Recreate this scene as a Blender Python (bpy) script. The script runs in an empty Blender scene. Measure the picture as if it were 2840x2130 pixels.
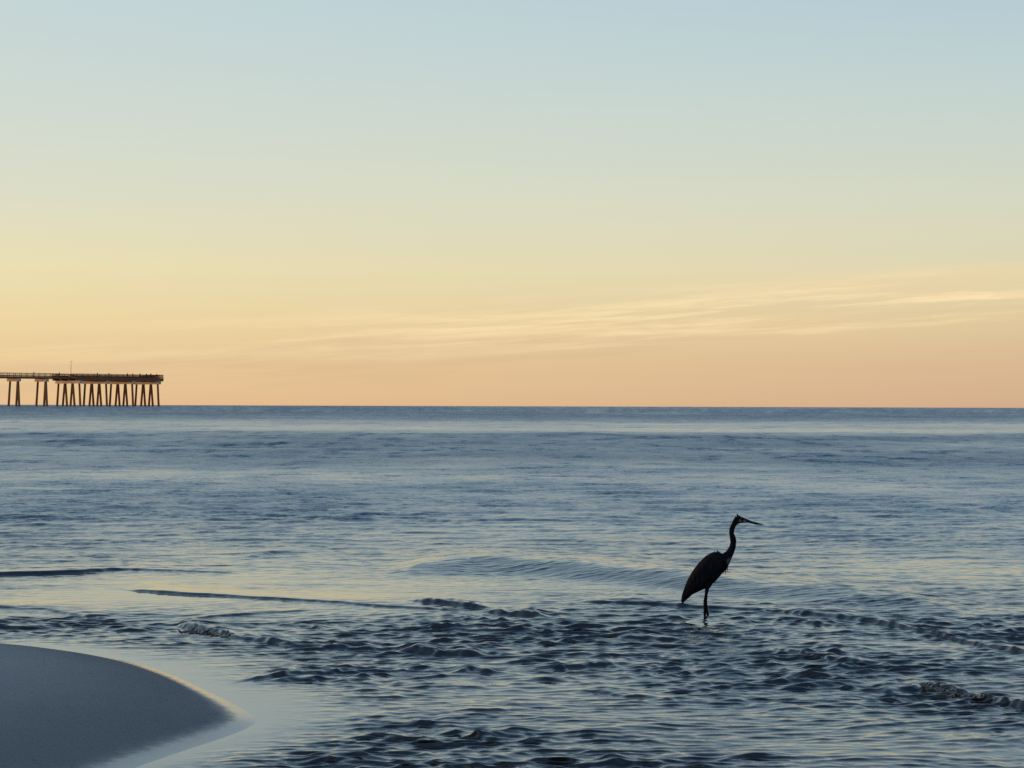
import bpy, bmesh, math, random
import numpy as np
from mathutils import Matrix, Vector

random.seed(7)
rng = np.random.RandomState(11)
scene = bpy.context.scene
col = scene.collection

# ------------------------------------------------------------------ camera
EYE = 1.70                      # metres above still water
FPX = 6000.0                    # focal length in pixels of a 2840 px wide frame
cam_data = bpy.data.cameras.new('camera')
cam_data.sensor_width = 36.0
cam_data.lens = 36.0 * FPX / 2840.0
cam_data.clip_start = 0.1
cam_data.clip_end = 120000.0
cam = bpy.data.objects.new('camera', cam_data)
col.objects.link(cam)
PITCH, ROLL = math.atan(61.5 / FPX), math.radians(0.18)
cam.matrix_world = (Matrix.Translation((0, 0, EYE)) @ Matrix.Rotation(math.pi / 2 + PITCH, 4, 'X')
                    @ Matrix.Rotation(ROLL, 4, 'Z'))
scene.camera = cam
CAM3 = np.array(cam.matrix_world.to_3x3())

def G(px, py, z=0.0):
    """ground point (metres) seen at a photograph position, on the level z"""
    d = CAM3 @ np.array(((px - 1420) / FPX, (1065 - py) / FPX, -1.0))
    t = (z - EYE) / d[2]
    return np.array((d[0] * t, d[1] * t))

# ------------------------------------------------------------------ view
scene.view_settings.view_transform = 'Standard'
scene.view_settings.look = 'None'
scene.view_settings.exposure = 0.0
scene.view_settings.gamma = 1.0
scene.render.engine = 'CYCLES'
scene.cycles.max_bounces = 6
scene.cycles.use_denoising = False
scene.cycles.sample_clamp_indirect = 4.0

# ------------------------------------------------------------------ node helpers
def s2l(c):
    c = np.array(c, float) / 255.0
    return tuple(np.where(c <= 0.04045, c / 12.92, ((c + 0.055) / 1.055) ** 2.4)) + (1.0,)

class NT:
    def __init__(self, tree):
        self.t = tree
        tree.nodes.clear()
    def n(self, typ, **kw):
        nd = self.t.nodes.new(typ)
        for k, v in kw.items():
            setattr(nd, k, v)
        return nd
    def link(self, a, b):
        self.t.links.new(a, b)
    def put(self, sock, v):
        if hasattr(v, 'is_output') or isinstance(v, bpy.types.NodeSocket):
            self.link(v, sock)
        else:
            sock.default_value = v
    def math(self, op, a, b=0.0, c=None, clamp=False):
        nd = self.n('ShaderNodeMath', operation=op, use_clamp=clamp)
        self.put(nd.inputs[0], a); self.put(nd.inputs[1], b)
        if c is not None: self.put(nd.inputs[2], c)
        return nd.outputs[0]
    def vmath(self, op, a, b=(0, 0, 0)):
        nd = self.n('ShaderNodeVectorMath', operation=op)
        self.put(nd.inputs[0], a); self.put(nd.inputs[1], b)
        return nd.outputs[0]
    def scale(self, a, s):
        nd = self.n('ShaderNodeVectorMath', operation='SCALE')
        self.put(nd.inputs[0], a); self.put(nd.inputs['Scale'], s)
        return nd.outputs[0]
    def maprange(self, v, a, b, c=0.0, d=1.0, smooth=True):
        nd = self.n('ShaderNodeMapRange', interpolation_type='SMOOTHSTEP' if smooth else 'LINEAR')
        for i, x in enumerate((v, a, b, c, d)):
            self.put(nd.inputs[i], x)
        return nd.outputs[0]
    def noise(self, vec, scale, detail=3.0, rough=0.55, out='Fac'):
        nd = self.n('ShaderNodeTexNoise')
        self.put(nd.inputs['Vector'], vec)
        nd.inputs['Scale'].default_value = scale
        nd.inputs['Detail'].default_value = detail
        nd.inputs['Roughness'].default_value = rough
        return nd.outputs[out]
    def mix(self, f, a, b, typ='RGBA', blend='MIX'):
        nd = self.n('ShaderNodeMix', data_type=typ)
        if typ == 'RGBA':
            nd.blend_type = blend
            self.put(nd.inputs[0], f); self.put(nd.inputs[6], a); self.put(nd.inputs[7], b)
            return nd.outputs[2]
        self.put(nd.inputs[0], f); self.put(nd.inputs[2], a); self.put(nd.inputs[3], b)
        return nd.outputs[0]
    def ramp(self, f, stops):
        nd = self.n('ShaderNodeValToRGB')
        cr = nd.color_ramp
        while len(cr.elements) < len(stops):
            cr.elements.new(0.5)
        for e, (p, c) in zip(cr.elements, stops):
            e.position = p; e.color = c
        self.put(nd.inputs[0], f)
        return nd.outputs[0]

# ------------------------------------------------------------------ world: clear dawn sky
SUN_AZ = math.radians(-70)      # from +Y (view axis), negative = to the left
SUN_EL = math.radians(1.5)
world = bpy.data.worlds.new('World')
scene.world = world
world.use_nodes = True
w = NT(world.node_tree)
tc = w.n('ShaderNodeTexCoord')
sep = w.n('ShaderNodeSeparateXYZ'); w.link(tc.outputs['Generated'], sep.inputs[0])
X, Y, Z = sep.outputs
el = w.math('ARCSINE', Z)                                   # radians
t = w.math('SQRT', w.math('MAXIMUM', w.math('MULTIPLY', el, 2 / math.pi), 0.0))   # 0 horizon .. 1 zenith
az = w.math('ARCTAN2', X, Y)
dz = w.math('SUBTRACT', az, SUN_AZ)
dist = w.math('ABSOLUTE', w.math('WRAP', dz, math.pi, -math.pi))
def T(deg): return math.sqrt(deg / 90.0)
def stops(lst): return [(T(d), s2l(c)) for d, c in lst]
# measured tones, elevation in degrees
A = stops([(0.0, (233, 190, 142)), (1.1, (236, 203, 152)), (2.3, (239, 216, 164)), (3.6, (236, 223, 178)),
           (5.4, (222, 222, 198)), (7.9, (208, 218, 210)), (10.7, (197, 214, 215)), (16, (182, 205, 216)),
           (28, (158, 190, 212)), (50, (118, 155, 192)), (90, (80, 114, 158))])
B = stops([(0.0, (206, 167, 138)), (1.1, (214, 181, 145)), (2.3, (221, 198, 156)), (3.6, (221, 212, 178)),
           (5.4, (212, 215, 193)), (7.9, (196, 211, 206)), (10.7, (177, 202, 213)), (16, (168, 196, 213)),
           (28, (148, 182, 209)), (50, (112, 149, 188)), (90, (80, 114, 158))])
C = stops([(0.0, (92, 98, 126)), (4.0, (118, 116, 138)), (9.0, (114, 126, 152)), (16, (106, 128, 162)),
           (28, (96, 126, 166)), (50, (86, 120, 162)), (90, (80, 114, 158))])
cA, cB, cC = w.ramp(t, A), w.ramp(t, B), w.ramp(t, C)
mAB = w.maprange(dist, math.radians(54), math.radians(87), smooth=False)
mBC = w.maprange(dist, math.radians(87), math.radians(180))
sky = w.mix(mBC, w.mix(mAB, cA, cB), cC)
# thin cirrus streaks low over the sea, climbing to the right
eld = w.math('MULTIPLY', el, 180 / math.pi)
azd = w.math('MULTIPLY', az, 180 / math.pi)
base_el = w.math('ADD', w.math('MULTIPLY', w.math('SINE', w.math('MULTIPLY', az, 1.0)), 3.6), 2.12)
rel = w.math('SUBTRACT', eld, base_el)                      # degrees above the cloud bank's spine
cv = w.n('ShaderNodeCombineXYZ')
w.put(cv.inputs[0], w.math('MULTIPLY', azd, 0.12)); w.put(cv.inputs[1], w.math('MULTIPLY', rel, 2.3)); w.put(cv.inputs[2], 4.1)
warp = w.noise(cv.outputs[0], 1.3, 3, 0.5, 'Color')
wv = w.vmath('ADD', cv.outputs[0], w.scale(w.vmath('SUBTRACT', warp, (0.5, 0.5, 0.5)), 0.9))
n1 = w.noise(wv, 0.9, 7, 0.62)
n2 = w.noise(w.vmath('ADD', wv, (7.3, 1.9, 0)), 0.62, 5, 0.6)
env = w.math('MULTIPLY', w.math('MULTIPLY', w.maprange(rel, -1.1, -0.1), w.maprange(rel, 1.0, 0.15)), w.maprange(azd, -15.0, 9.0, 0.25, 1.6))
lit = w.math('MULTIPLY', w.maprange(n1, 0.44, 0.63), env)
shade = w.math('MULTIPLY', w.maprange(n2, 0.46, 0.66), w.math('MULTIPLY', w.maprange(rel, -1.9, -0.7), w.maprange(rel, 0.6, -0.3)))
bank = w.math('MULTIPLY', w.maprange(n2, 0.36, 0.60), w.math('MULTIPLY', w.maprange(rel, -1.2, 0.1), w.maprange(rel, 1.1, 0.2)))
bank = w.math('MULTIPLY', bank, w.maprange(azd, -8.0, 9.0, 0.15, 0.75))
sky = w.mix(bank, sky, s2l((240, 212, 165)))
sky = w.mix(w.math('MULTIPLY', lit, 0.72, clamp=True), sky, s2l((251, 226, 178)))
sky = w.mix(w.math('MULTIPLY', shade, 0.30), sky, s2l((204, 172, 138)))
bg = w.n('ShaderNodeBackground'); w.link(sky, bg.inputs[0]); bg.inputs[1].default_value = 1.0
wo = w.n('ShaderNodeOutputWorld'); w.link(bg.outputs[0], wo.inputs[0])

# the sun has barely cleared the sea, veiled by the haze out of frame to the left
sd = bpy.data.lights.new('sun', 'SUN')
sd.energy = 2.0; sd.angle = math.radians(2); sd.color = (1.0, 0.55, 0.26)
sun = bpy.data.objects.new('sun', sd); col.objects.link(sun)
sdir = Vector((math.sin(SUN_AZ) * math.cos(SUN_EL), math.cos(SUN_AZ) * math.cos(SUN_EL), math.sin(SUN_EL)))
sun.rotation_euler = (-sdir).to_track_quat('-Z', 'Y').to_euler()

# ------------------------------------------------------------------ object helpers
def tag(o, label=None, cat=None, group=None, kind=None):
    if label: o['label'] = label
    if cat: o['category'] = cat
    if group: o['group'] = group
    if kind: o['kind'] = kind
    return o

def link_mesh(name, me, mat=None, parent=None):
    o = bpy.data.objects.new(name, me); col.objects.link(o)
    if mat and not me.materials: me.materials.append(mat)
    if parent: o.parent = parent
    return o

def mesh_from(name, verts, faces, smooth=False):
    me = bpy.data.meshes.new(name)
    me.from_pydata([tuple(v) for v in verts], [], faces)
    if smooth:
        me.polygons.foreach_set('use_smooth', [True] * len(me.polygons))
    me.update()
    return me

def empty(name, loc=(0, 0, 0), rz=0.0):
    o = bpy.data.objects.new(name, None); col.objects.link(o)
    o.location = loc; o.rotation_euler = (0, 0, rz); o.empty_display_size = 0.2
    return o

def material(name):
    m = bpy.data.materials.new(name); m.use_nodes = True
    nt = NT(m.node_tree)
    out = nt.n('ShaderNodeOutputMaterial')
    p = nt.n('ShaderNodeBsdfPrincipled')
    nt.link(p.outputs[0], out.inputs[0])
    return m, nt, p

def simple_mat(name, c1, c2, scale=3.0, rough=0.7, spec=0.5):
    m, nt, p = material(name)
    tcn = nt.n('ShaderNodeTexCoord')
    f = nt.noise(tcn.outputs['Object'], scale, 5, 0.6)
    nt.link(nt.mix(nt.maprange(f, 0.35, 0.65), c1 + (1,), c2 + (1,)), p.inputs['Base Color'])
    p.inputs['Roughness'].default_value = rough
    p.inputs['Specular IOR Level'].default_value = spec
    b = nt.n('ShaderNodeBump'); b.inputs['Strength'].default_value = 0.3; b.inputs['Distance'].default_value = 0.02
    nt.link(f, b.inputs['Height']); nt.link(b.outputs[0], p.inputs['Normal'])
    return m

# ------------------------------------------------------------------ numpy noise
_perm = rng.permutation(4096)
_val = rng.rand(4096) * 2 - 1
def vnoise(x, y, seed=0):
    x = np.asarray(x, float) + seed * 37.13; y = np.asarray(y, float) + seed * 91.7
    xi = np.floor(x).astype(np.int64); yi = np.floor(y).astype(np.int64)
    fx = x - xi; fy = y - yi
    fx = fx * fx * fx * (fx * (fx * 6 - 15) + 10); fy = fy * fy * fy * (fy * (fy * 6 - 15) + 10)
    def h(i, j): return _val[_perm[(_perm[i & 4095] + j) & 4095]]
    a = h(xi, yi); b = h(xi + 1, yi); c = h(xi, yi + 1); d = h(xi + 1, yi + 1)
    return (a * (1 - fx) + b * fx) * (1 - fy) + (c * (1 - fx) + d * fx) * fy
def fbm(x, y, oct=4, seed=0, gain=0.5):
    s = 0; amp = 1.0; tot = 0
    for o in range(oct):
        s = s + amp * vnoise(x * 2 ** o, y * 2 ** o, seed + o * 5); tot += amp; amp *= gain
    return s / tot
def sstep(a, b, x):
    u = np.clip((x - a) / (b - a), 0, 1)
    return u * u * (3 - 2 * u)

# ------------------------------------------------------------------ beach spit outline (shoreline at water level)
far_edge = [(-150, 1796), (0, 1799), (150, 1808), (320, 1831), (450, 1870), (560, 1920), (640, 1960)]
near_edge = [(684, 1992), (668, 2014), (600, 2042), (520, 2068), (430, 2098), (330, 2134), (240, 2174)]
SPIT = [tuple(G(*p)) for p in far_edge + near_edge] + [(-1.2, 8.6), (-0.2, 6.0), (1.2, 3.0), (4.0, -4.0), (12, -22),
        (60, -90), (-120, -90), (-120, 18), (-30, 16.8), (-9, 15.9)]
SPIT = np.array(SPIT)
def rounded(P, n=6):
    out = []
    m = len(P)
    for i in range(m):
        p0, p1, p2, p3 = P[i - 1], P[i], P[(i + 1) % m], P[(i + 2) % m]
        if np.hypot(*(p2 - p1)) > 6 or np.hypot(*(p1 - p0)) > 8:
            out.append(p1); continue
        for k in range(n):
            t_ = k / n
            out.append(0.5 * (2 * p1 + (p2 - p0) * t_ + (2 * p0 - 5 * p1 + 4 * p2 - p3) * t_ ** 2 + (3 * p1 - p0 - 3 * p2 + p3) * t_ ** 3))
    return np.array(out)
SPIT = rounded(SPIT)
def spit_dist(x, y):
    """signed distance to the spit's shoreline, positive on land"""
    x = np.asarray(x, float); y = np.asarray(y, float)
    best = np.full(x.shape, 1e9); inside = np.zeros(x.shape, bool)
    n = len(SPIT)
    for i in range(n):
        ax, ay = SPIT[i]; bx, by = SPIT[(i + 1) % n]
        dx, dy = bx - ax, by - ay
        tt = np.clip(((x - ax) * dx + (y - ay) * dy) / (dx * dx + dy * dy), 0, 1)
        best = np.minimum(best, (x - ax - tt * dx) ** 2 + (y - ay - tt * dy) ** 2)
        cond = (ay > y) != (by > y)
        xin = ax + (y - ay) * dx / (dy if abs(dy) > 1e-9 else 1e-9)
        inside ^= cond & (x < xin)
    d = np.sqrt(best)
    return np.where(inside, d, -d)

def terrain(x, y):
    d = spit_dist(x, y)
    wdt = 0.55 + 0.75 * sstep(13.2, 11.0, y)
    up = 0.17 * (1 - np.exp(-np.maximum(d, 0) / wdt))
    dn = -0.11 * (1 - np.exp(np.minimum(d, 0) / 1.6)) - 6.0 * sstep(30, 400, np.hypot(x, y)) * (d < 0) \
         - 0.35 * sstep(18, 34, y)
    z = np.where(d > 0, up, dn)
    z = z + 0.006 * fbm(x * 1.3, y * 1.3, 3, 3) * sstep(0.0, 0.5, d)
    return z

# ------------------------------------------------------------------ materials of the setting
def make_sand():
    m, nt, p = material('wet_sand')
    geo = nt.n('ShaderNodeNewGeometry')
    pos = geo.outputs['Position']
    sp = nt.n('ShaderNodeSeparateXYZ'); nt.link(pos, sp.inputs[0])
    big = nt.noise(pos, 0.9, 4, 0.55)
    fine = nt.noise(pos, 260.0, 3, 0.7)
    mid = nt.noise(pos, 14.0, 4, 0.6)
    hz = nt.math('ADD', sp.outputs[2], nt.math('MULTIPLY', nt.math('SUBTRACT', big, 0.5), 0.05))
    dry = nt.maprange(hz, 0.05, 0.17)
    c = nt.mix(dry, (0.21, 0.20, 0.195, 1), (0.38, 0.335, 0.312, 1))
    c = nt.mix(nt.maprange(fine, 0.35, 0.7), c, nt.mix(0.5, c, (0.03, 0.028, 0.026, 1)))
    c = nt.mix(nt.math('MULTIPLY', nt.maprange(mid, 0.62, 0.72), 0.35), c, (0.05, 0.045, 0.04, 1))
    nt.link(c, p.inputs['Base Color'])
    p.inputs['IOR'].default_value = 1.33
    film = nt.maprange(nt.math('ADD', sp.outputs[2], nt.math('MULTIPLY', nt.math('SUBTRACT', mid, 0.5), 0.012)), 0.0, 0.030)
    nt.link(nt.mix(film, 0.08, 0.75, 'FLOAT'), p.inputs['Roughness'])
    nt.link(nt.mix(film, 0.5, 0.22, 'FLOAT'), p.inputs['Specular IOR Level'])
    b = nt.n('ShaderNodeBump'); b.inputs['Distance'].default_value = 0.002
    nt.link(nt.math('MULTIPLY', film, 0.6), b.inputs['Strength'])
    nt.link(fine, b.inputs['Height']); nt.link(b.outputs[0], p.inputs['Normal'])
    return m

def make_water():
    m, nt, p = material('sea_water')
    geo = nt.n('ShaderNodeNewGeometry')
    pos = geo.outputs['Position']
    at = nt.n('ShaderNodeAttribute', attribute_name='ripple')
    rip = at.outputs['Fac']
    sa = nt.n('ShaderNodeAttribute', attribute_name='sandy')
    sand = sa.outputs['Fac']
    flat = nt.vmath('MULTIPLY', pos, (1, 1, 0))
    st = nt.vmath('MULTIPLY', pos, (0.42, 1.0, 0))
    a = nt.vmath('SUBTRACT', nt.noise(st, 16.0, 4, 0.66, 'Color'), (0.5, 0.5, 0.5))
    b = nt.vmath('SUBTRACT', nt.noise(st, 2.1, 3, 0.6, 'Color'), (0.5, 0.5, 0.5))
    far = nt.vmath('SUBTRACT', nt.noise(nt.vmath('MULTIPLY', pos, (0.75, 0.26, 0)), 1.0, 3, 0.6, 'Color'), (0.5, 0.5, 0.5))
    sp = nt.n('ShaderNodeSeparateXYZ'); nt.link(pos, sp.inputs[0])
    off = nt.maprange(sp.outputs[1], 22.0, 90.0, 0.0, 3.0)
    s = nt.vmath('ADD', nt.vmath('ADD', nt.scale(a, 3.0), nt.scale(b, 1.8)), nt.scale(far, off))
    s = nt.scale(s, rip)
    sx = nt.n('ShaderNodeSeparateXYZ'); nt.link(s, sx.inputs[0])
    # ripples run up the beach: their beach-side faces are the steep ones
    cy = nt.math('SUBTRACT', nt.math('MULTIPLY', sx.outputs[1], 0.45), nt.math('MULTIPLY', nt.math('ABSOLUTE', sx.outputs[1]), 0.95))
    cb = nt.n('ShaderNodeCombineXYZ'); nt.link(sx.outputs[0], cb.inputs[0]); nt.link(cy, cb.inputs[1])
    s = cb.outputs[0]
    nn = nt.n('ShaderNodeVectorMath', operation='NORMALIZE')
    nt.link(nt.vmath('ADD', geo.outputs['Normal'], s), nn.inputs[0])
    nt.link(nn.outputs[0], p.inputs['Normal'])
    fa = nt.n('ShaderNodeAttribute', attribute_name='thin')       # a skin of water over pale sand
    mi = nt.n('ShaderNodeAttribute', attribute_name='micro')      # ripples too small for the sheet
    c = nt.mix(sand, (0.042, 0.090, 0.130, 1), (0.018, 0.018, 0.018, 1))
    c = nt.mix(fa.outputs['Fac'], c, (0.14, 0.13, 0.12, 1))
    nt.link(c, p.inputs['Base Color'])
    nt.link(nt.mix(sand, 1.75, 1.55, 'FLOAT'), p.inputs['IOR'])
    p.inputs['Specular IOR Level'].default_value = 0.5
    nt.link(mi.outputs['Fac'], p.inputs['Roughness'])
    return m

M_SAND, M_WATER = make_sand(), make_water()

# ------------------------------------------------------------------ sheets
def sheet(name, Xg, Yg, Zg, mat, attrs=None):
    r, c = Xg.shape
    co = np.stack([Xg, Yg, Zg], -1).reshape(-1, 3).astype(np.float32)
    idx = np.arange(r * c, dtype=np.int32).reshape(r, c)
    q = np.stack([idx[:-1, :-1], idx[:-1, 1:], idx[1:, 1:], idx[1:, :-1]], -1).reshape(-1, 4)
    # face up
    v0, v1, v3 = co[q[0, 0]], co[q[0, 1]], co[q[0, 3]]
    if np.cross(v1 - v0, v3 - v0)[2] < 0: q = q[:, ::-1]
    me = bpy.data.meshes.new(name)
    me.vertices.add(len(co)); me.vertices.foreach_set('co', co.ravel())
    me.loops.add(q.size); me.loops.foreach_set('vertex_index', np.ascontiguousarray(q).ravel())
    me.polygons.add(len(q)); me.polygons.foreach_set('loop_start', np.arange(0, q.size, 4, dtype=np.int32))
    me.polygons.foreach_set('use_smooth', np.ones(len(q), bool))
    me.update(calc_edges=True)
    for k, v in (attrs or {}).items():
        a = me.attributes.new(k, 'FLOAT', 'POINT'); a.data.foreach_set('value', v.astype(np.float32).ravel())
    return link_mesh(name, me, mat)

# the sand: one sheet, beach underfoot, spit, then seabed out past the pier
gx = np.concatenate([-np.geomspace(40000, 9, 40), np.arange(-8.6, 9, 0.07), np.geomspace(9.2, 40000, 40)])
gy = np.concatenate([-np.geomspace(300, 2, 20), np.arange(-1.5, 4, 0.25), np.arange(4, 24, 0.07), np.geomspace(24.5, 42000, 50)])
BX, BY = np.meshgrid(gx, gy)
beach = sheet('beach', BX, BY, terrain(BX, BY), M_SAND)
tag(beach, 'smooth grey sand spit sloping into the shallows', 'beach', kind='structure')

# ---- the sea
def piece(d, tab):
    return np.interp(d, [a for a, b in tab], [b for a, b in tab])

P1024 = EYE * FPX * 1024 / 2840                 # screen rows below the horizon = P1024 / distance
prow = np.concatenate([np.arange(600, 385, -4.0), np.arange(385, 250, -0.23), np.arange(250, 160, -0.17), np.arange(160, 110, -0.30), np.arange(110, 0.35, -0.45), np.geomspace(0.34, 0.05, 8)])
Yr = P1024 / prow
tcol = np.concatenate([-np.geomspace(4.0, 0.305, 34), np.arange(-0.29, 0.2901, 0.00082), np.geomspace(0.305, 4.0, 34)])
TY, TX = np.meshgrid(Yr, tcol, indexing='ij')
X0 = TX * TY; Y0 = TY.copy()
dr = np.gradient(Yr)[:, None] * np.ones_like(X0)
dc = np.gradient(tcol)[None, :] * Y0
R = np.hypot(X0, Y0)
dpx = EYE * FPX / Y0                             # pixels below the horizon in the photograph

# how wind-ruffled the surface is
rough = piece(dpx, [(0, 1.0), (27, 1.0), (46, .36), (66, .29), (90, 1.02), (155, .95), (180, .88), (205, .80), (235, .80), (270, .84),
                    (330, .72), (400, .66), (455, .50), (510, .42), (570, .62), (640, .95), (760, .95), (850, .8), (1000, .85)])
pat = fbm(X0 * 0.10, Y0 * 0.10, 3, 21) + 0.7 * fbm(X0 * 0.5, Y0 * 0.33, 3, 22)
band_wob = fbm(X0 / (0.25 * Y0 + 3), dpx * 0.02, 3, 23)
rough = rough * np.clip(1 + (0.75 - 0.35 * sstep(480, 380, dpx)) * pat + (0.3 + 0.25 * sstep(130, 60, dpx)) * band_wob, 0.3, 2.0)
def blob(px, py, sx, sy):
    c = G(px, py); k = c[1] / FPX
    return np.exp(-((X0 - c[0]) / (sx * k)) ** 2 - ((Y0 - c[1]) / (sy * c[1] ** 2 / (EYE * FPX))) ** 2)
CALM = [(450, 1660, 520, 24, .8), (1100, 1650, 330, 18, .6), (760, 1940, 170, 45, .85), (620, 1840, 200, 30, .7),
        (1420, 1930, 380, 34, .55), (2560, 1792, 260, 16, .7), (2330, 2070, 520, 40, .55), (1250, 1622, 420, 18, .5),
        (1650, 2010, 300, 30, .4), (2250, 1745, 260, 12, .5), (1962, 1732, 70, 16, .65), (480, 2030, 160, 30, .6)]
BUSY = [(1450, 1775, 520, 45, .5), (2250, 1850, 520, 60, .5), (860, 1870, 190, 22, .7), (1230, 2045, 260, 22, .6),
        (2620, 1935, 220, 36, .6), (600, 2090, 260, 22, .5), (1350, 2128, 600, 18, .5), (2550, 1660, 420, 50, .25), (1000, 1790, 200, 30, .3)]
near = R < 60
for px, py, sx, sy, a in CALM: rough *= 1 - a * blob(px, py, sx, sy)
for px, py, sx, sy, a in BUSY: rough += a * blob(px, py, sx, sy)
shore = np.full(X0.shape, -99.0)
shore[near] = spit_dist(X0[near], Y0[near])
film = sstep(0.05, 0.8, -shore)
rough *= 0.03 + 0.97 * film

chop = rough * piece(dpx, [(0, 1), (150, 1), (190, .85), (420, .75), (530, .6), (600, 1.0), (1000, 1.0)])
Zs = np.zeros_like(X0); Vs = np.full_like(X0, 1e-9)
Zw = np.zeros_like(X0); DX = np.zeros_like(X0); DY = np.zeros_like(X0)
# wind chop: many short-crested waves, each faded out where the sheet is too coarse for it
NW = 84
lam = np.concatenate([np.geomspace(0.085, 1.2, 62), np.geomspace(1.3, 26.0, 22)]) * rng.uniform(0.93, 1.07, NW)
wx = X0 + 0.35 * fbm(X0 * 0.45, Y0 * 0.45, 2, 31) ; wy = Y0 + 0.5 * fbm(X0 * 0.4, Y0 * 0.4, 2, 32)
for i, L in enumerate(lam):
    th = rng.normal(0, 0.40 if L < 1.5 else 0.36) - math.pi / 2 + 0.12     # travel towards the beach
    if rng.rand() < 0.25 and L < 1.0: th += math.pi * rng.uniform(-0.5, 0.5)
    k = 2 * math.pi / L
    slope = 0.115 if L < 0.22 else 0.052 if L < 0.45 else 0.058 if L < 1.2 else 0.016 * (1.2 / L) ** 0.1
    wgt = sstep(1.6, 4.0, L / np.maximum(dr * abs(math.sin(th)) + 1e-6, dc * abs(math.cos(th)) + 1e-6))
    if L > 0.4: wgt = wgt * (0.3 + 0.7 * sstep(14, 34, Y0))
    if L > 1.2: wgt = wgt * sstep(18, 50, Y0)
    if L > 6: wgt = wgt * sstep(40, 110, Y0)
    a = slope / k * wgt * (chop if L < 4 else np.clip(rough, 0.5, 1.2))
    cx, cy = math.cos(th), math.sin(th)
    ph = k * (wx * cx + wy * cy) + rng.uniform(0, 6.283)
    if L < 1.2:
        Zs += a * np.cos(ph); Vs += a * a / 2
        s_ = np.sin(ph) * a * 0.5
    else:
        Zw += a * np.cos(ph)
        s_ = np.sin(ph) * a * 1.0
    DX -= cx * s_; DY -= cy * s_

# shallow-water chop: flat troughs, narrow peaked crests leaning towards the beach
sg = np.sqrt(Vs); hn_ = 2.4 * np.tanh(Zs / sg / 2.4)
pk = (np.exp(0.40 * hn_) - 1.08) / 0.40
close = sstep(45, 24, Y0)
Zs = sg * (close * 0.56 * pk + (1 - close) * hn_)
DY -= close * np.clip(1.3 * (Zs + sg), 0, 0.06)
Zw += Zs

# single wave fronts: crest line (photograph positions on the water), height, back width, front width
def ridge(pts, H, wb, wf, seed, jit=0.12, ragged=0.35, ends=0.3):
    g = np.array([G(*p[:2]) for p in pts]); hs = np.array([p[2] if len(p) > 2 else 1.0 for p in pts])
    o = np.argsort(g[:, 0]); g = g[o]; hs = hs[o]
    xs = np.linspace(g[0, 0], g[-1, 0], 160)
    yc0 = np.interp(xs, g[:, 0], g[:, 1]); 
    ker = np.hanning(15); ker /= ker.sum()
    yc0 = np.convolve(np.pad(yc0, 7, 'edge'), ker, 'valid')
    m = (X0 > g[0, 0]) & (X0 < g[-1, 0]) & (np.abs(Y0 - g[:, 1].mean()) < np.ptp(g[:, 1]) + 6 * wb + 2)
    x, y = X0[m], Y0[m]
    yc = np.interp(x, xs, yc0) + jit * fbm(x * 1.1, x * 0 + seed, 4, seed) + (0.05 + 0.25 * jit) * fbm(x * 5.0, x * 0 + seed, 3, seed + 2)
    hh = np.interp(x, g[:, 0], hs)
    span = g[-1, 0] - g[0, 0]
    u = (x - g[0, 0]) / span
    hh = hh * sstep(0, ends, u) * sstep(1, 1 - ends, u) * (1 - ragged + ragged * 1.6 * np.clip(0.5 + fbm(x * 2.2, x * 0 + 3.3, 4, seed + 9), 0, 1))
    s = yc - y                                   # positive on the beach side
    prof = np.where(s < 0, np.exp(-(s / wb) ** 2), sstep(1.8 * wf, 0.0, s))
    jag = 1.0
    if ragged > 0.3:
        jag = 0.86 + 0.22 * np.clip(fbm(x * 5, y * 4, 3, seed + 40) + 0.5, 0, 1) + 0.32 * fbm(x * 16, y * 9, 2, seed + 44)
    Zw[m] += 0.8 * H * hh * prof * jag
    return

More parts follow.
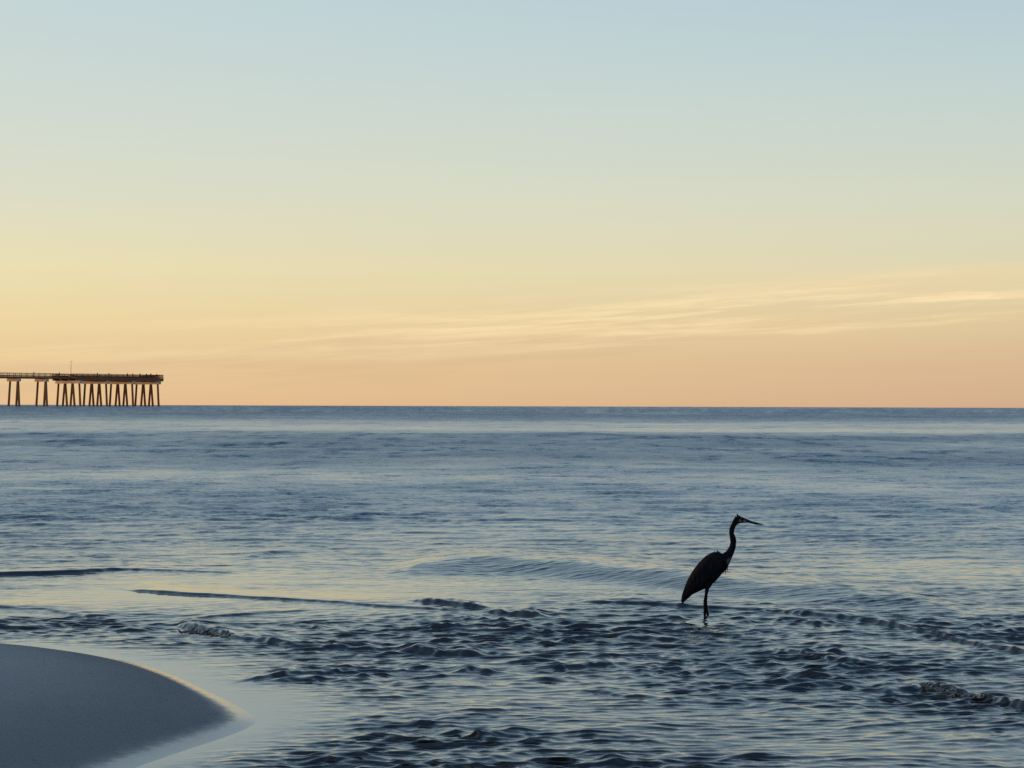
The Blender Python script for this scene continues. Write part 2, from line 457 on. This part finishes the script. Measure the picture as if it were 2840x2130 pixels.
RIDGES = [   # crest, height, back width, front width, seed, wander, raggedness
    ([(-160, 1599), (0, 1597, 1.2), (190, 1591), (330, 1582, .6), (480, 1584, .4), (680, 1590, .25)], .050, .9, .04, 1, .05, .15),
    ([(330, 1634, .5), (450, 1645, 1.3), (640, 1655, 1), (880, 1668, .9), (1100, 1684, .8), (1310, 1697, .5)], .025, .7, .03, 2, .03, .15),
    ([(1120, 1667), (1180, 1674, 1.2), (1290, 1684), (1380, 1692)], .052, .5, .04, 3, .06, .5),
    ([(1325, 1697), (1400, 1704), (1470, 1709, 1.2), (1540, 1712)], .048, .5, .04, 4, .06, .5),
    ([(1590, 1670, .6), (1760, 1676, 1.1), (1900, 1683, 1.1), (2000, 1687, .8), (2100, 1692, .7), (2300, 1712, .7), (2420, 1726, .5)], .036, .8, .04, 5, .04, .15),
    ([(2180, 1700, .6), (2300, 1714, .8), (2450, 1730, 1.2), (2600, 1763, 1.1), (2720, 1791, 1.1), (2840, 1813, 1.4), (3000, 1850, 1.2)], .031, .6, .04, 33, .10, .29),
    ([(1050, 1590, .3), (1200, 1572, .7), (1350, 1565, 1), (1600, 1585, 1.1), (1850, 1610, 1), (2100, 1632, .8), (2400, 1660, .6), (2700, 1690, .4)], .12, 1.8, .7, 6, .10, .1),
    ([(480, 1733, .7), (560, 1752, 1.3), (640, 1768, 1.1), (800, 1790, 1), (930, 1798, .7), (1080, 1806, .4)], .048, .5, .05, 7, .06, .4),
    ([(1070, 1805, 1), (1180, 1813, 1.2), (1280, 1817, 1.1), (1370, 1818, .9)], .058, .35, .05, 8, .04, .5),
    ([(-160, 1680), (130, 1690, .8), (300, 1718, .9), (440, 1726, .6)], .022, .5, .06, 9, .04, .2),
    ([(-160, 1742), (60, 1742, 1.1), (180, 1743, .9)], .030, .35, .035, 10, .02, .3),
    ([(300, 1750), (360, 1750, 1), (430, 1750)], .030, .3, .035, 12, .02, .3),
    ([(450, 1723, .7), (620, 1708, 1), (780, 1698, .8), (920, 1689, .6)], .016, .4, .05, 13, .03, .2),
    ([(590, 1900, .8), (760, 1880, 1.2), (900, 1866, 1.1), (1080, 1850, .8)], .042, .35, .05, 14, .06, .5),
    ([(220, 1796), (420, 1797, 1), (620, 1794, .6)], .012, .3, .04, 15, .02, .3),
    ([(2440, 1925, .6), (2560, 1902, 1.1), (2640, 1914, 1.1), (2720, 1940, 1), (2840, 1964, .9), (2960, 1985, .8)], .044, .3, .05, 16, .05, .5),
    ([(1170, 2040, .8), (1260, 2028, 1.2), (1340, 2046, 1.2), (1430, 2052, .6)], .022, .2, .05, 17, .04, .6),
    ([(1690, 1768, .8), (1800, 1772, 1.1), (1900, 1778, .8)], .042, .3, .05, 18, .05, .5),
    ([(2100, 1797), (2300, 1830, 1), (2470, 1842, .8)], .034, .3, .05, 19, .07, .5),
    ([(1240, 1868, .6), (1310, 1858, 1.3), (1390, 1868, .7)], .040, .25, .05, 20, .04, .4),
    ([(1470, 1868, .7), (1620, 1848, 1), (1790, 1838, .8)], .036, .3, .05, 25, .06, .5),
    ([(620, 1560, .5), (760, 1532, .9), (920, 1518, .6)], .035, 1.6, .3, 27, .1, .2),
]
for pts, hh_, wb_, wf_, sd_, jt, rg in RIDGES:
    ridge(pts, hh_, wb_, wf_ * (0.65 if wf_ < 0.1 else 1.0), sd_, jt, rg, 0.08 if len(pts) > 5 else 0.3)
# short broken wavelets crowding the shallows
rw = random.Random(5)
made = 0
while made < 150:
    px, py = rw.uniform(560, 2900), 1712 + 440 * rw.random() ** 1.1
    c = G(px, py)
    jj = np.argmin(np.abs(Yr - c[1])); ii = np.argmin(np.abs(tcol - c[0] / c[1]))
    if rough[jj, ii] < rw.uniform(0.35, 1.1): continue
    ln = rw.uniform(120, 420); tl = rw.uniform(-.06, .06)
    ridge([(px - ln / 2, py - tl * ln), (px, py - rw.uniform(0, 6), 1.2), (px + ln / 2, py + tl * ln)],
          rw.uniform(.006, .017), rw.uniform(.10, .30), rw.uniform(.018, .028), 100 + made * 3, rw.uniform(.04, .10), rw.uniform(.2, .6), .42)
    made += 1
# long low swells farther out, lines parallel to the beach
for py, H, wb, wf, sd_ in [(1213, .10, 16, 7, 51), (1294, .09, 7, 3, 52), (1345, .06, 5, 2.2, 53), (1410, .05, 3.5, 1.7, 54), (1462, .05, 3, 1.4, 55), (700, 1.25, 70, 70, 57)]:
    yc = G(1420, py)[1] if py > 1000 else float(py)
    yl = yc * (1 + 0.05 * fbm(X0 / (0.35 * yc), X0 * 0 + sd_, 3, sd_) + 0.10 * X0 / yc * (0.4 if py > 1300 else 0.12 if py > 1000 else 0.0))
    s = yl - Y0
    Zw += H * np.where(s < 0, np.exp(-(s / wb) ** 2), np.exp(-(s / wf) ** 2)) * ((0.55 + 0.45 * fbm(X0 / (0.2 * yc), X0 * 0 + sd_, 3, sd_ + 1)) if py > 1000 else 1.0)

Zw *= (0.05 + 0.95 * sstep(-0.1, 0.9, -shore))
Zw += 0.004 * sstep(-0.2, 0.6, -shore) - 0.004
ripple = rough * piece(dpx, [(0, .40), (40, .40), (160, .44), (300, .42), (500, .36), (600, .44), (1000, .42)])
ripple = np.clip(ripple, 0.0, 1.2)
sandy = sstep(42, 17, Y0)
alpha = np.clip(rough, 0.12, 1.5) * piece(dpx, [(0, .15), (100, .12), (200, .08), (400, .04), (600, .012), (1000, .006)])
micro = np.sqrt(np.clip(alpha, 0.0015, 0.3))
thin = sstep(0.7, -0.1, -shore)
sea = sheet('sea', X0 + DX, Y0 + DY, Zw, M_WATER, {'ripple': ripple, 'sandy': sandy, 'thin': thin, 'micro': micro})
tag(sea, 'blue grey sea with choppy surf and low swells', 'sea', kind='structure')

# ------------------------------------------------------------------ lofts
def loft(sections, n=16):
    """closed tube through (centre, half_vector_a, half_vector_b) sections"""
    vs, fs = [], []
    for c, a, b in sections:
        c, a, b = Vector(c), Vector(a), Vector(b)
        for i in range(n):
            th = 2 * math.pi * i / n
            vs.append(c + a * math.cos(th) + b * math.sin(th))
    m = len(sections)
    for j in range(m - 1):
        for i in range(n):
            fs.append((j * n + i, j * n + (i + 1) % n, (j + 1) * n + (i + 1) % n, (j + 1) * n + i))
    fs.append(tuple(range(n))[::-1]); fs.append(tuple((m - 1) * n + i for i in range(n)))
    return vs, fs

def tube(pts, radii, n=10, flat=1.0):
    """round tube along points"""
    sec = []
    P = [Vector(p) for p in pts]
    for i, p in enumerate(P):
        d = (P[min(i + 1, len(P) - 1)] - P[max(i - 1, 0)]).normalized()
        ref = Vector((0, 1, 0)) if abs(d.y) < 0.9 else Vector((1, 0, 0))
        a = d.cross(ref).normalized(); b = a.cross(d).normalized()
        sec.append((p, a * radii[i], b * radii[i] * flat))
    return loft(sec, n)

def join(shapes):
    V, F = [], []
    for v, f in shapes:
        o = len(V); V += list(v); F += [tuple(i + o for i in q) for q in f]
    return V, F

def fuse(name, shapes, voxel, smooth_it=4):
    """one continuous surface out of overlapping closed shapes"""
    V, F = join(shapes)
    me = mesh_from(name + '_raw', V, F)
    bm = bmesh.new(); bm.from_mesh(me); bmesh.ops.recalc_face_normals(bm, faces=bm.faces); bm.to_mesh(me); bm.free()
    o = bpy.data.objects.new(name + '_raw', me); col.objects.link(o)
    r = o.modifiers.new('r', 'REMESH'); r.mode = 'VOXEL'; r.voxel_size = voxel; r.use_smooth_shade = True
    if smooth_it:
        sm = o.modifiers.new('s', 'SMOOTH'); sm.factor = 0.5; sm.iterations = smooth_it
    dg = bpy.context.evaluated_depsgraph_get()
    out = bpy.data.meshes.new_from_object(o.evaluated_get(dg)); out.name = name
    bpy.data.objects.remove(o); bpy.data.meshes.remove(me)
    return out

def box(x0, x1, y0, y1, z0, z1):
    v = [(x, y, z) for z in (z0, z1) for y in (y0, y1) for x in (x0, x1)]
    f = [(0, 2, 3, 1), (4, 5, 7, 6), (0, 1, 5, 4), (1, 3, 7, 5), (3, 2, 6, 7), (2, 0, 4, 6)]
    return v, f

# ------------------------------------------------------------------ fishing pier
M_CONC = simple_mat('glow_tinted_concrete', (0.27, 0.105, 0.042), (0.36, 0.16, 0.07), 1.2, 0.8, 0.3)  # warm dawn glow on the pier is put into this brown colour
M_CAP = simple_mat('sunlit_tone_concrete', (0.62, 0.46, 0.32), (0.72, 0.56, 0.40), 1.0, 0.8, 0.3)  # sunlight on the pile caps painted in as a paler, warmer concrete
M_WOOD = simple_mat('dark_timber', (0.13, 0.045, 0.022), (0.18, 0.07, 0.035), 4.0, 0.75, 0.3)
M_METAL = simple_mat('dull_metal', (0.22, 0.16, 0.11), (0.28, 0.2, 0.14), 4.0, 0.5, 0.5)

PA = math.radians(45.4)
pier_loc = Vector((-126.7, 757.0, 0.0))
pier = empty('fishing_pier', pier_loc, PA)
tag(pier, 'long dark fishing pier on slanting piles reaching out over the sea', 'pier')
DECK, W1, W2, THEAD, SPAN = 11.0, 3.35, 7.25, -35.4, 10.75
def part(name, shapes, mat, parent=pier, smooth=False):
    return link_mesh(name, mesh_from(name, *join(shapes), smooth=smooth), mat, parent)
START = -150.0
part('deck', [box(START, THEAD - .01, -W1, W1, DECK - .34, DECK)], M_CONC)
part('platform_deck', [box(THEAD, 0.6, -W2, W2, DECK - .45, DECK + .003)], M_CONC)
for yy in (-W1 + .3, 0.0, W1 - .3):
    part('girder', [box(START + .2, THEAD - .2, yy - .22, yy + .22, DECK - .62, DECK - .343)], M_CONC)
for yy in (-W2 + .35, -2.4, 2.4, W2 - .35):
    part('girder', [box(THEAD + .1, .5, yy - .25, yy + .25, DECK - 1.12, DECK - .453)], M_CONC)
pile_cache = {}
def pile(x, y0, y1, z0, dx=0.0):
    key = (round(y1 - y0, 3), round(z0, 3), round(dx, 3))
    if key not in pile_cache:
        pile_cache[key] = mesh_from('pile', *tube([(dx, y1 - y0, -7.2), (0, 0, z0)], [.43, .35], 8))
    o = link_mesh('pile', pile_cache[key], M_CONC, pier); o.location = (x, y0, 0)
bents = [(-1.2 - SPAN * i, True) for i in range(4)]
bents += [(-1.2 - SPAN * i, False) for i in range(4, 13)]
for bx, wide in bents:
    if wide:
        ctop, cbot = DECK - 1.123, DECK - 2.1
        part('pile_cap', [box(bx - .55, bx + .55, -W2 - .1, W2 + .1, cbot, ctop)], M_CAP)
        for a_, b_, dx in ((-6.2, -7.2, .2), (-2.4, -3.6, .7), (-2.0, -.9, -.6), (2.0, .9, .6), (2.5, 3.7, -.7), (6.2, 7.4, -.3)):
            pile(bx, a_, b_, cbot + .05, dx)
    else:
        ctop, cbot = DECK - .623, DECK - 1.6
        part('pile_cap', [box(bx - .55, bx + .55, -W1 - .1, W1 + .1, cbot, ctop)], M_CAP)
        for a_, b_, dx in ((-2.6, -3.4, .3), (-2.2, -1.5, -.5), (2.3, 3.4, -.4)):
            pile(bx, a_, b_, cbot + .05, dx)
post_me = mesh_from('rail_post', *box(-.06, .06, -.06, .06, 0, 1.12))
def rail(x0, y0, x1, y1, boards):
    L = math.hypot(x1 - x0, y1 - y0); n = max(1, round(L / 2.4)); an = math.atan2(y1 - y0, x1 - x0)
    for i in range(n + 1):
        o = link_mesh('rail_post', post_me, M_WOOD, pier)
        o.location = (x0 + (x1 - x0) * i / n, y0 + (y1 - y0) * i / n, DECK + .003)
    for zz, hh, nm in boards:
        me = mesh_from(nm, *box(0, L, -.09, -.062, zz - hh / 2, zz + hh / 2))
        o = link_mesh(nm, me, M_WOOD, pier); o.location = (x0, y0, DECK); o.rotation_euler = (0, 0, an)
BN = [(1.16, .12, 'top_rail'), (.80, .09, 'middle_rail'), (.30, .30, 'lower_rail')]
BT = [(1.14, .16, 'top_rail'), (.90, .20, 'middle_rail'), (.62, .20, 'middle_rail'), (.25, .36, 'lower_rail')]
e = .16
rail(START, -W1 + e, THEAD - .3, -W1 + e, BN); rail(THEAD - .3, W1 - e, START, W1 - e, BN)
rail(THEAD + e, -W2 + e, .44, -W2 + e, BT); rail(.44, -W2 + e, .44, W2 - e, BT); rail(.44, W2 - e, THEAD + e, W2 - e, BT)
rail(THEAD + e, -W2 + e + .05, THEAD + e, -W1 + e - .1, BT); rail(THEAD + e, W1, THEAD + e, W2 - e - .1, BT)

# where along the pier a photograph column falls
MW = Matrix.Translation(pier_loc) @ Matrix.Rotation(PA, 4, 'Z')
CI = cam.matrix_world.inverted()
def col_of(x, y, z):
    q = CI @ (MW @ Vector((x, y, z)))
    return 1420 + FPX * q.x / -q.z
def along(px, y, z):
    lo, hi = -110.0, 20.0
    for _ in range(50):
        mid = (lo + hi) / 2
        if col_of(mid, y, z) < px: lo = mid
        else: hi = mid
    return (lo + hi) / 2

# thin light pole
lx = along(197, 2.0, DECK + 3)
lp = empty('light_pole', MW @ Vector((lx, 2.0, DECK + .004)), PA)
tag(lp, 'thin tall light pole standing on the pier deck', 'light pole')
part('pole', [tube([(0, 0, 0), (0, 0, 5.6)], [.09, .055], 8)], M_METAL, lp)
part('base_plate', [box(-.2, .2, -.2, .2, 0, .05)], M_METAL, lp)
part('lamp_head', [box(-.07, .5, -.1, .1, 5.5, 5.62)], M_METAL, lp)

# anglers along the rail
def person_mesh():
    sh = []
    for s in (-1, 1):
        sh.append(tube([(0.02, s * .10, .80), (.03, s * .11, .48), (0, s * .11, .08)], [.095, .07, .05], 8))
        sh.append(tube([(-.05, s * .11, .05), (.17, s * .12, .04)], [.05, .045], 8))
        sh.append(tube([(0, s * .20, 1.40), (.10, s * .25, 1.14), (.33, s * .16, 1.16)], [.06, .05, .035], 8))
        for k in range(4):
            sh.append(tube([(.31, s * .16 + (k - 1.5) * .022, 1.16), (.40, s * .16 + (k - 1.5) * .024, 1.15)], [.014, .012], 6))
    sh.append(loft([((0, 0, .76), (.11, 0, 0), (0, .16, 0)), ((0, 0, 1.0), (.10, 0, 0), (0, .15, 0)),
                    ((0, 0, 1.28), (.12, 0, 0), (0, .19, 0)), ((0, 0, 1.44), (.09, 0, 0), (0, .17, 0)), ((0, 0, 1.49), (.05, 0, 0), (0, .06, 0))], 12))
    sh.append(tube([(0, 0, 1.46), (.01, 0, 1.56)], [.055, .05], 8))
    sh.append(loft([((.02, 0, 1.50), (.03, 0, 0), (0, .03, 0)), ((.02, 0, 1.55), (.085, 0, 0), (0, .065, 0)), ((.015, 0, 1.63), (.1, 0, 0), (0, .078, 0)),
                    ((.01, 0, 1.70), (.085, 0, 0), (0, .068, 0)), ((.01, 0, 1.74), (.03, 0, 0), (0, .03, 0))], 10))
    return fuse('person', sh, 0.02, 2)
pm, pnt, pp = material('dark_clothes')
ptc = pnt.n('ShaderNodeTexCoord'); psx = pnt.n('ShaderNodeSeparateXYZ'); pnt.link(ptc.outputs['Object'], psx.inputs[0])
pz = psx.outputs[2]
pc = pnt.mix(pnt.maprange(pz, .93, .96), (0.02, 0.022, 0.03, 1), (0.045, 0.03, 0.025, 1))
pc = pnt.mix(pnt.maprange(pz, 1.49, 1.51), pc, (0.18, 0.11, 0.08, 1))
pnt.link(pnt.mix(pnt.maprange(pz, 1.64, 1.66), pc, (0.02, 0.015, 0.012, 1)), pp.inputs['Base Color']); pp.inputs['Roughness'].default_value = .8
pmesh = person_mesh()
for i, px in enumerate((94, 165, 270, 302, 353, 368, 388, 406, 418, 435)):
    wide = px > 165
    yy = -(W2 if wide else W1) + .62
    sx = along(px, yy, DECK + 1.5)
    o = link_mesh('person', pmesh, pm)
    o.location = MW @ Vector((sx, yy, DECK + .004)); o.rotation_euler = (0, 0, PA - math.pi / 2 + random.uniform(-.1, .1))
    k = random.uniform(.96, 1.04); o.scale = (k, k, k)
    if wide: tag(o, 'person in dark clothes leaning on the rail of the wide end platform', 'person', 'people on the pier platform')
    else: tag(o, 'person in dark clothes leaning on the rail of the narrow pier walkway', 'person', 'people on the pier walkway')

# ------------------------------------------------------------------ heron
HP = G(1840 + 580 / 4.878, 1400 + 1500 / 4.878)
HK = HP[1] / FPX / 4.878                          # metres per enlarged-photo unit at the bird's distance
def H(u, v, y=0.0): return Vector(((u - 580) * HK, y, (1500 - v) * HK))
M_H, hn, hp = material('heron_plumage')
htc = hn.n('ShaderNodeTexCoord'); ho = htc.outputs['Object']
hs = hn.n('ShaderNodeSeparateXYZ'); hn.link(ho, hs.inputs[0])
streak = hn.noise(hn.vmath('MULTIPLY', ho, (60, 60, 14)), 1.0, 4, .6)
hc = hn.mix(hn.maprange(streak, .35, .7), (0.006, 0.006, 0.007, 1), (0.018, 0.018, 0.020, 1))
def ball(u, v, r):
    d = hn.n('ShaderNodeVectorMath', operation='DISTANCE')
    hn.link(hn.vmath('MULTIPLY', ho, (1, 0, 1)), d.inputs[0]); c = H(u, v); d.inputs[1].default_value = (c.x, 0, c.z)
    return hn.maprange(d.outputs['Value'], r * HK, r * HK * .4)
pale = hn.math('MAXIMUM', hn.math('MAXIMUM', ball(1092, 238, 44), ball(1030, 216, 24)), hn.math('MULTIPLY', ball(905, 770, 75), hn.maprange(streak, .4, .6)))
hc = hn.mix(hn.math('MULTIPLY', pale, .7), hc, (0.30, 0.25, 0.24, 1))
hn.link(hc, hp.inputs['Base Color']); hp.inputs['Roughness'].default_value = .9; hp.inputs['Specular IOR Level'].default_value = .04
hb = hn.n('ShaderNodeBump'); hb.inputs['Strength'].default_value = .4; hb.inputs['Distance'].default_value = .004
hn.link(streak, hb.inputs['Height']); hn.link(hb.outputs[0], hp.inputs['Normal'])
M_EYE = simple_mat('amber_eye', (0.05, 0.035, 0.01), (0.04, 0.03, 0.01), 20, .2)

pairs = [(236, 1302, 258, 1344, .5), (252, 1210, 296, 1302, .55), (288, 1105, 395, 1214, .62), (330, 1002, 495, 1166, .68), (388, 902, 592, 1120, .70),
         (470, 790, 690, 1052, .72), (570, 692, 790, 937, .72), (660, 643, 862, 862, .70), (735, 640, 902, 772, .70), (800, 662, 926, 716, .72),
         (855, 620, 951, 655, .8), (890, 560, 976, 580, .8), (903, 510, 986, 490, .8), (893, 440, 973, 430, .8), (885, 380, 951, 390, .8),
         (889, 320, 958, 335, .8), (913, 265, 976, 292, .75), (940, 205, 1002, 262, .7), (962, 172, 1036, 250, .62), (1005, 150, 1074, 248, .58),
         (1052, 160, 1110, 243, .52), (1110, 187, 1150, 243, .45), (1170, 212, 1190, 255, .45), (1240, 234, 1245, 270, .45), (1300, 249, 1302, 272, .5), (1356, 262, 1352, 270, .6)]
secs = []
for u0, v0, u1, v1, f in pairs:
    a_, b_ = H(u0, v0), H(u1, v1)
    hv = (b_ - a_) / 2
    secs.append(((a_ + b_) / 2, hv, Vector((0, hv.length * f, 0))))
shapes = [loft(secs, 20)]
YL = .028
legA = [H(600, 1060, -YL), H(585, 1130, -YL), H(574, 1210, -YL), H(562, 1300, -YL), H(556, 1400, -YL), H(556, 1500, -YL), H(560, 1690, -YL)]
legB = [H(615, 1050, YL), H(598, 1125, YL), H(584, 1210, YL), H(570, 1305, YL), H(582, 1395, YL), H(608, 1500, YL), H(628, 1690, YL)]
for lg in (legA, legB):
    shapes.append(tube(lg, [62 * HK, 30 * HK, 20 * HK, 27 * HK, 20 * HK, 18 * HK, 17 * HK], 10))
    ft = lg[-1]
    for an, ln in ((.0, .085), (.5, .075), (-.5, .075), (math.pi, .05)):
        shapes.append(tube([ft + Vector((0, 0, .004)), ft + Vector((math.cos(an) * ln * .6, math.sin(an) * ln * .6, .001)), ft + Vector((math.cos(an) * ln, math.sin(an) * ln, -.002))], [.008, .006, .004], 8))
heron = empty('heron', (HP[0], HP[1], 0))
tag(heron, 'dark long-necked heron with a pointed bill wading in the shallow surf', 'heron')
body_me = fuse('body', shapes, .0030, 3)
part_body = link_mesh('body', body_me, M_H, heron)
def plume(name, pts, radii, parent, flat=.4):
    return link_mesh(name, mesh_from(name, *tube(pts, radii, 8, flat), smooth=True), M_H, parent)
plume('crest_feather', [H(1018, 172), H(1000, 150), H(990, 118)], [26 * HK, 15 * HK, 2 * HK], heron)
plume('crest_feather', [H(985, 190), H(972, 170), H(978, 150)], [22 * HK, 12 * HK, 2 * HK], heron)
plume('shoulder_plume', [H(760, 680), H(735, 645), H(722, 616)], [34 * HK, 18 * HK, 2 * HK], heron)
plume('shoulder_plume', [H(700, 690), H(690, 650), H(697, 628)], [34 * HK, 20 * HK, 2 * HK], heron)
for u, v, du, dv in ((845, 850, -8, 98), (862, 830, 2, 80), (815, 880, 0, 48)):
    plume('breast_plume', [H(u - 15, v - 30), H(u, v), H(u + du, v + dv)], [14 * HK, 9 * HK, 1.5 * HK], heron)
for s in (-1, 1):
    # folded wing: a thin shell lying on the flank, with flight feathers under it
    gv = []; nq = 8
    ws = secs[1:9]
    for j, (c, hv, hw) in enumerate(ws):
        for q in range(nq):
            r_ = -0.92 + 1.25 * q / (nq - 1)
            gv.append(c + hv * r_ + Vector((0, s * (hw.y * math.sqrt(max(0.02, 1 - r_ * r_)) + .006), 0)))
    inner = [p - Vector((0, s * .010, 0)) for p in gv]
    nv = len(gv); gf = []
    for j in range(len(ws) - 1):
        for q in range(nq - 1):
            a0 = j * nq + q
            gf.append((a0, a0 + 1, a0 + nq + 1, a0 + nq)); gf.append((nv + a0 + nq, nv + a0 + nq + 1, nv + a0 + 1, nv + a0))
    for j in range(len(ws) - 1):
        for q in (0, nq - 1):
            a0 = j * nq + q; gf.append((a0, a0 + nq, nv + a0 + nq, nv + a0))
    for q in range(nq - 1):
        for j in (0, len(ws) - 1):
            a0 = j * nq + q; gf.append((a0, a0 + 1, nv + a0 + 1, nv + a0))
    wing = link_mesh('wing', mesh_from('wing', gv + inner, gf, True), M_H, heron)
    for k in range(7):
        c0, h0, w0 = secs[6 - k // 3]; c1, h1, w1 = secs[1 + k // 3]
        r0 = -.6 + .17 * k
        p0 = c0 + h0 * r0 + Vector((0, s * (w0.y * math.sqrt(max(.05, 1 - r0 * r0)) + .004), 0))
        r1 = -.7 + .2 * k
        p1 = c1 + h1 * r1 + Vector((0, s * (w1.y * math.sqrt(max(.05, 1 - r1 * r1)) + .006), 0))
        plume('flight_feather', [p0, (p0 + p1) / 2 + Vector((0, s * .006, 0)), p1], [.010, .013, .003], wing, .5)
    eb = bmesh.new(); bmesh.ops.create_uvsphere(eb, u_segments=12, v_segments=8, radius=9 * HK)
    em = bpy.data.meshes.new('eye'); eb.to_mesh(em); eb.free()
    eo = link_mesh('eye', em, M_EYE, heron); eo.location = H(1045, 185, s * 30 * HK)

# ------------------------------------------------------------------ splashes thrown up by the breaking wavelets
M_FROTH, fn, fp = material('sandy_froth')
ftc = fn.n('ShaderNodeTexCoord')
fn.link(fn.mix(fn.maprange(fn.noise(ftc.outputs['Object'], 30, 3), .4, .6), (0.025, 0.021, 0.018, 1), (0.15, 0.125, 0.11, 1)), fp.inputs['Base Color'])
fp.inputs['Roughness'].default_value = .1; fp.inputs['IOR'].default_value = 1.33
def surface_z(x, y):
    j = np.argmin(np.abs(Yr - y)); i = np.argmin(np.abs(tcol - x / y))
    return float(Zw[j, i])
def splash(pts, n, hmax, rad, label, seed):
    """a ragged lip of thrown water: leaning fingers fused to a lumpy crest, with loose drops"""
    r_ = random.Random(seed)
    g = [G(*p) for p in pts]; ctr = g[0]
    def at(u):
        k = min(int(u), len(g) - 2); f = u - k
        return g[k][0] * (1 - f) + g[k + 1][0] * f, g[k][1] * (1 - f) + g[k + 1][1] * f
    sh = []
    for i in range(n):
        u = r_.random() * (len(g) - 1); x, y = at(u); x += r_.gauss(0, .03); y += r_.gauss(0, .03)
        fall = (1 - u / (len(g) - 1)) ** .6
        z = surface_z(x, y) - .012; h = .012 + hmax * fall * r_.random() ** 1.8
        lx_, ly_ = r_.gauss(0, .6) * h, -abs(r_.gauss(.2, .4)) * h
        p = Vector((x - ctr[0], y - ctr[1], z)); rr = rad * r_.uniform(.5, 1.2)
        sh.append(tube([p, p + Vector((lx_ * .35, ly_ * .3, h * .6)), p + Vector((lx_, ly_, h))], [rr * 1.6, rr * .8, rr * .35], 6))
        x2, y2 = at(min(len(g) - 1.001, u + r_.uniform(.05, .15)))
        q = Vector((x2 - ctr[0], y2 - ctr[1], surface_z(x2, y2) - .004))
        sh.append(tube([p + Vector((0, 0, .006)), (p + q) / 2 + Vector((0, 0, r_.uniform(.004, .02))), q], [rr * 1.2, rr * 1.5, rr], 6))
    me = fuse('splash', sh, .006, 1)
    o = link_mesh('splash', me, M_FROTH); o.location = (ctr[0], ctr[1], 0)
    tag(o, label, 'splash', kind='stuff')
splash([(515, 1752), (560, 1757), (630, 1768)], 60, .06, .009, 'sandy splash at the tip of a wavelet beside the sand spit', 1)
splash([(2560, 1912), (2600, 1914), (2720, 1942)], 80, .08, .009, 'tall ragged splash on a breaking wavelet', 2)
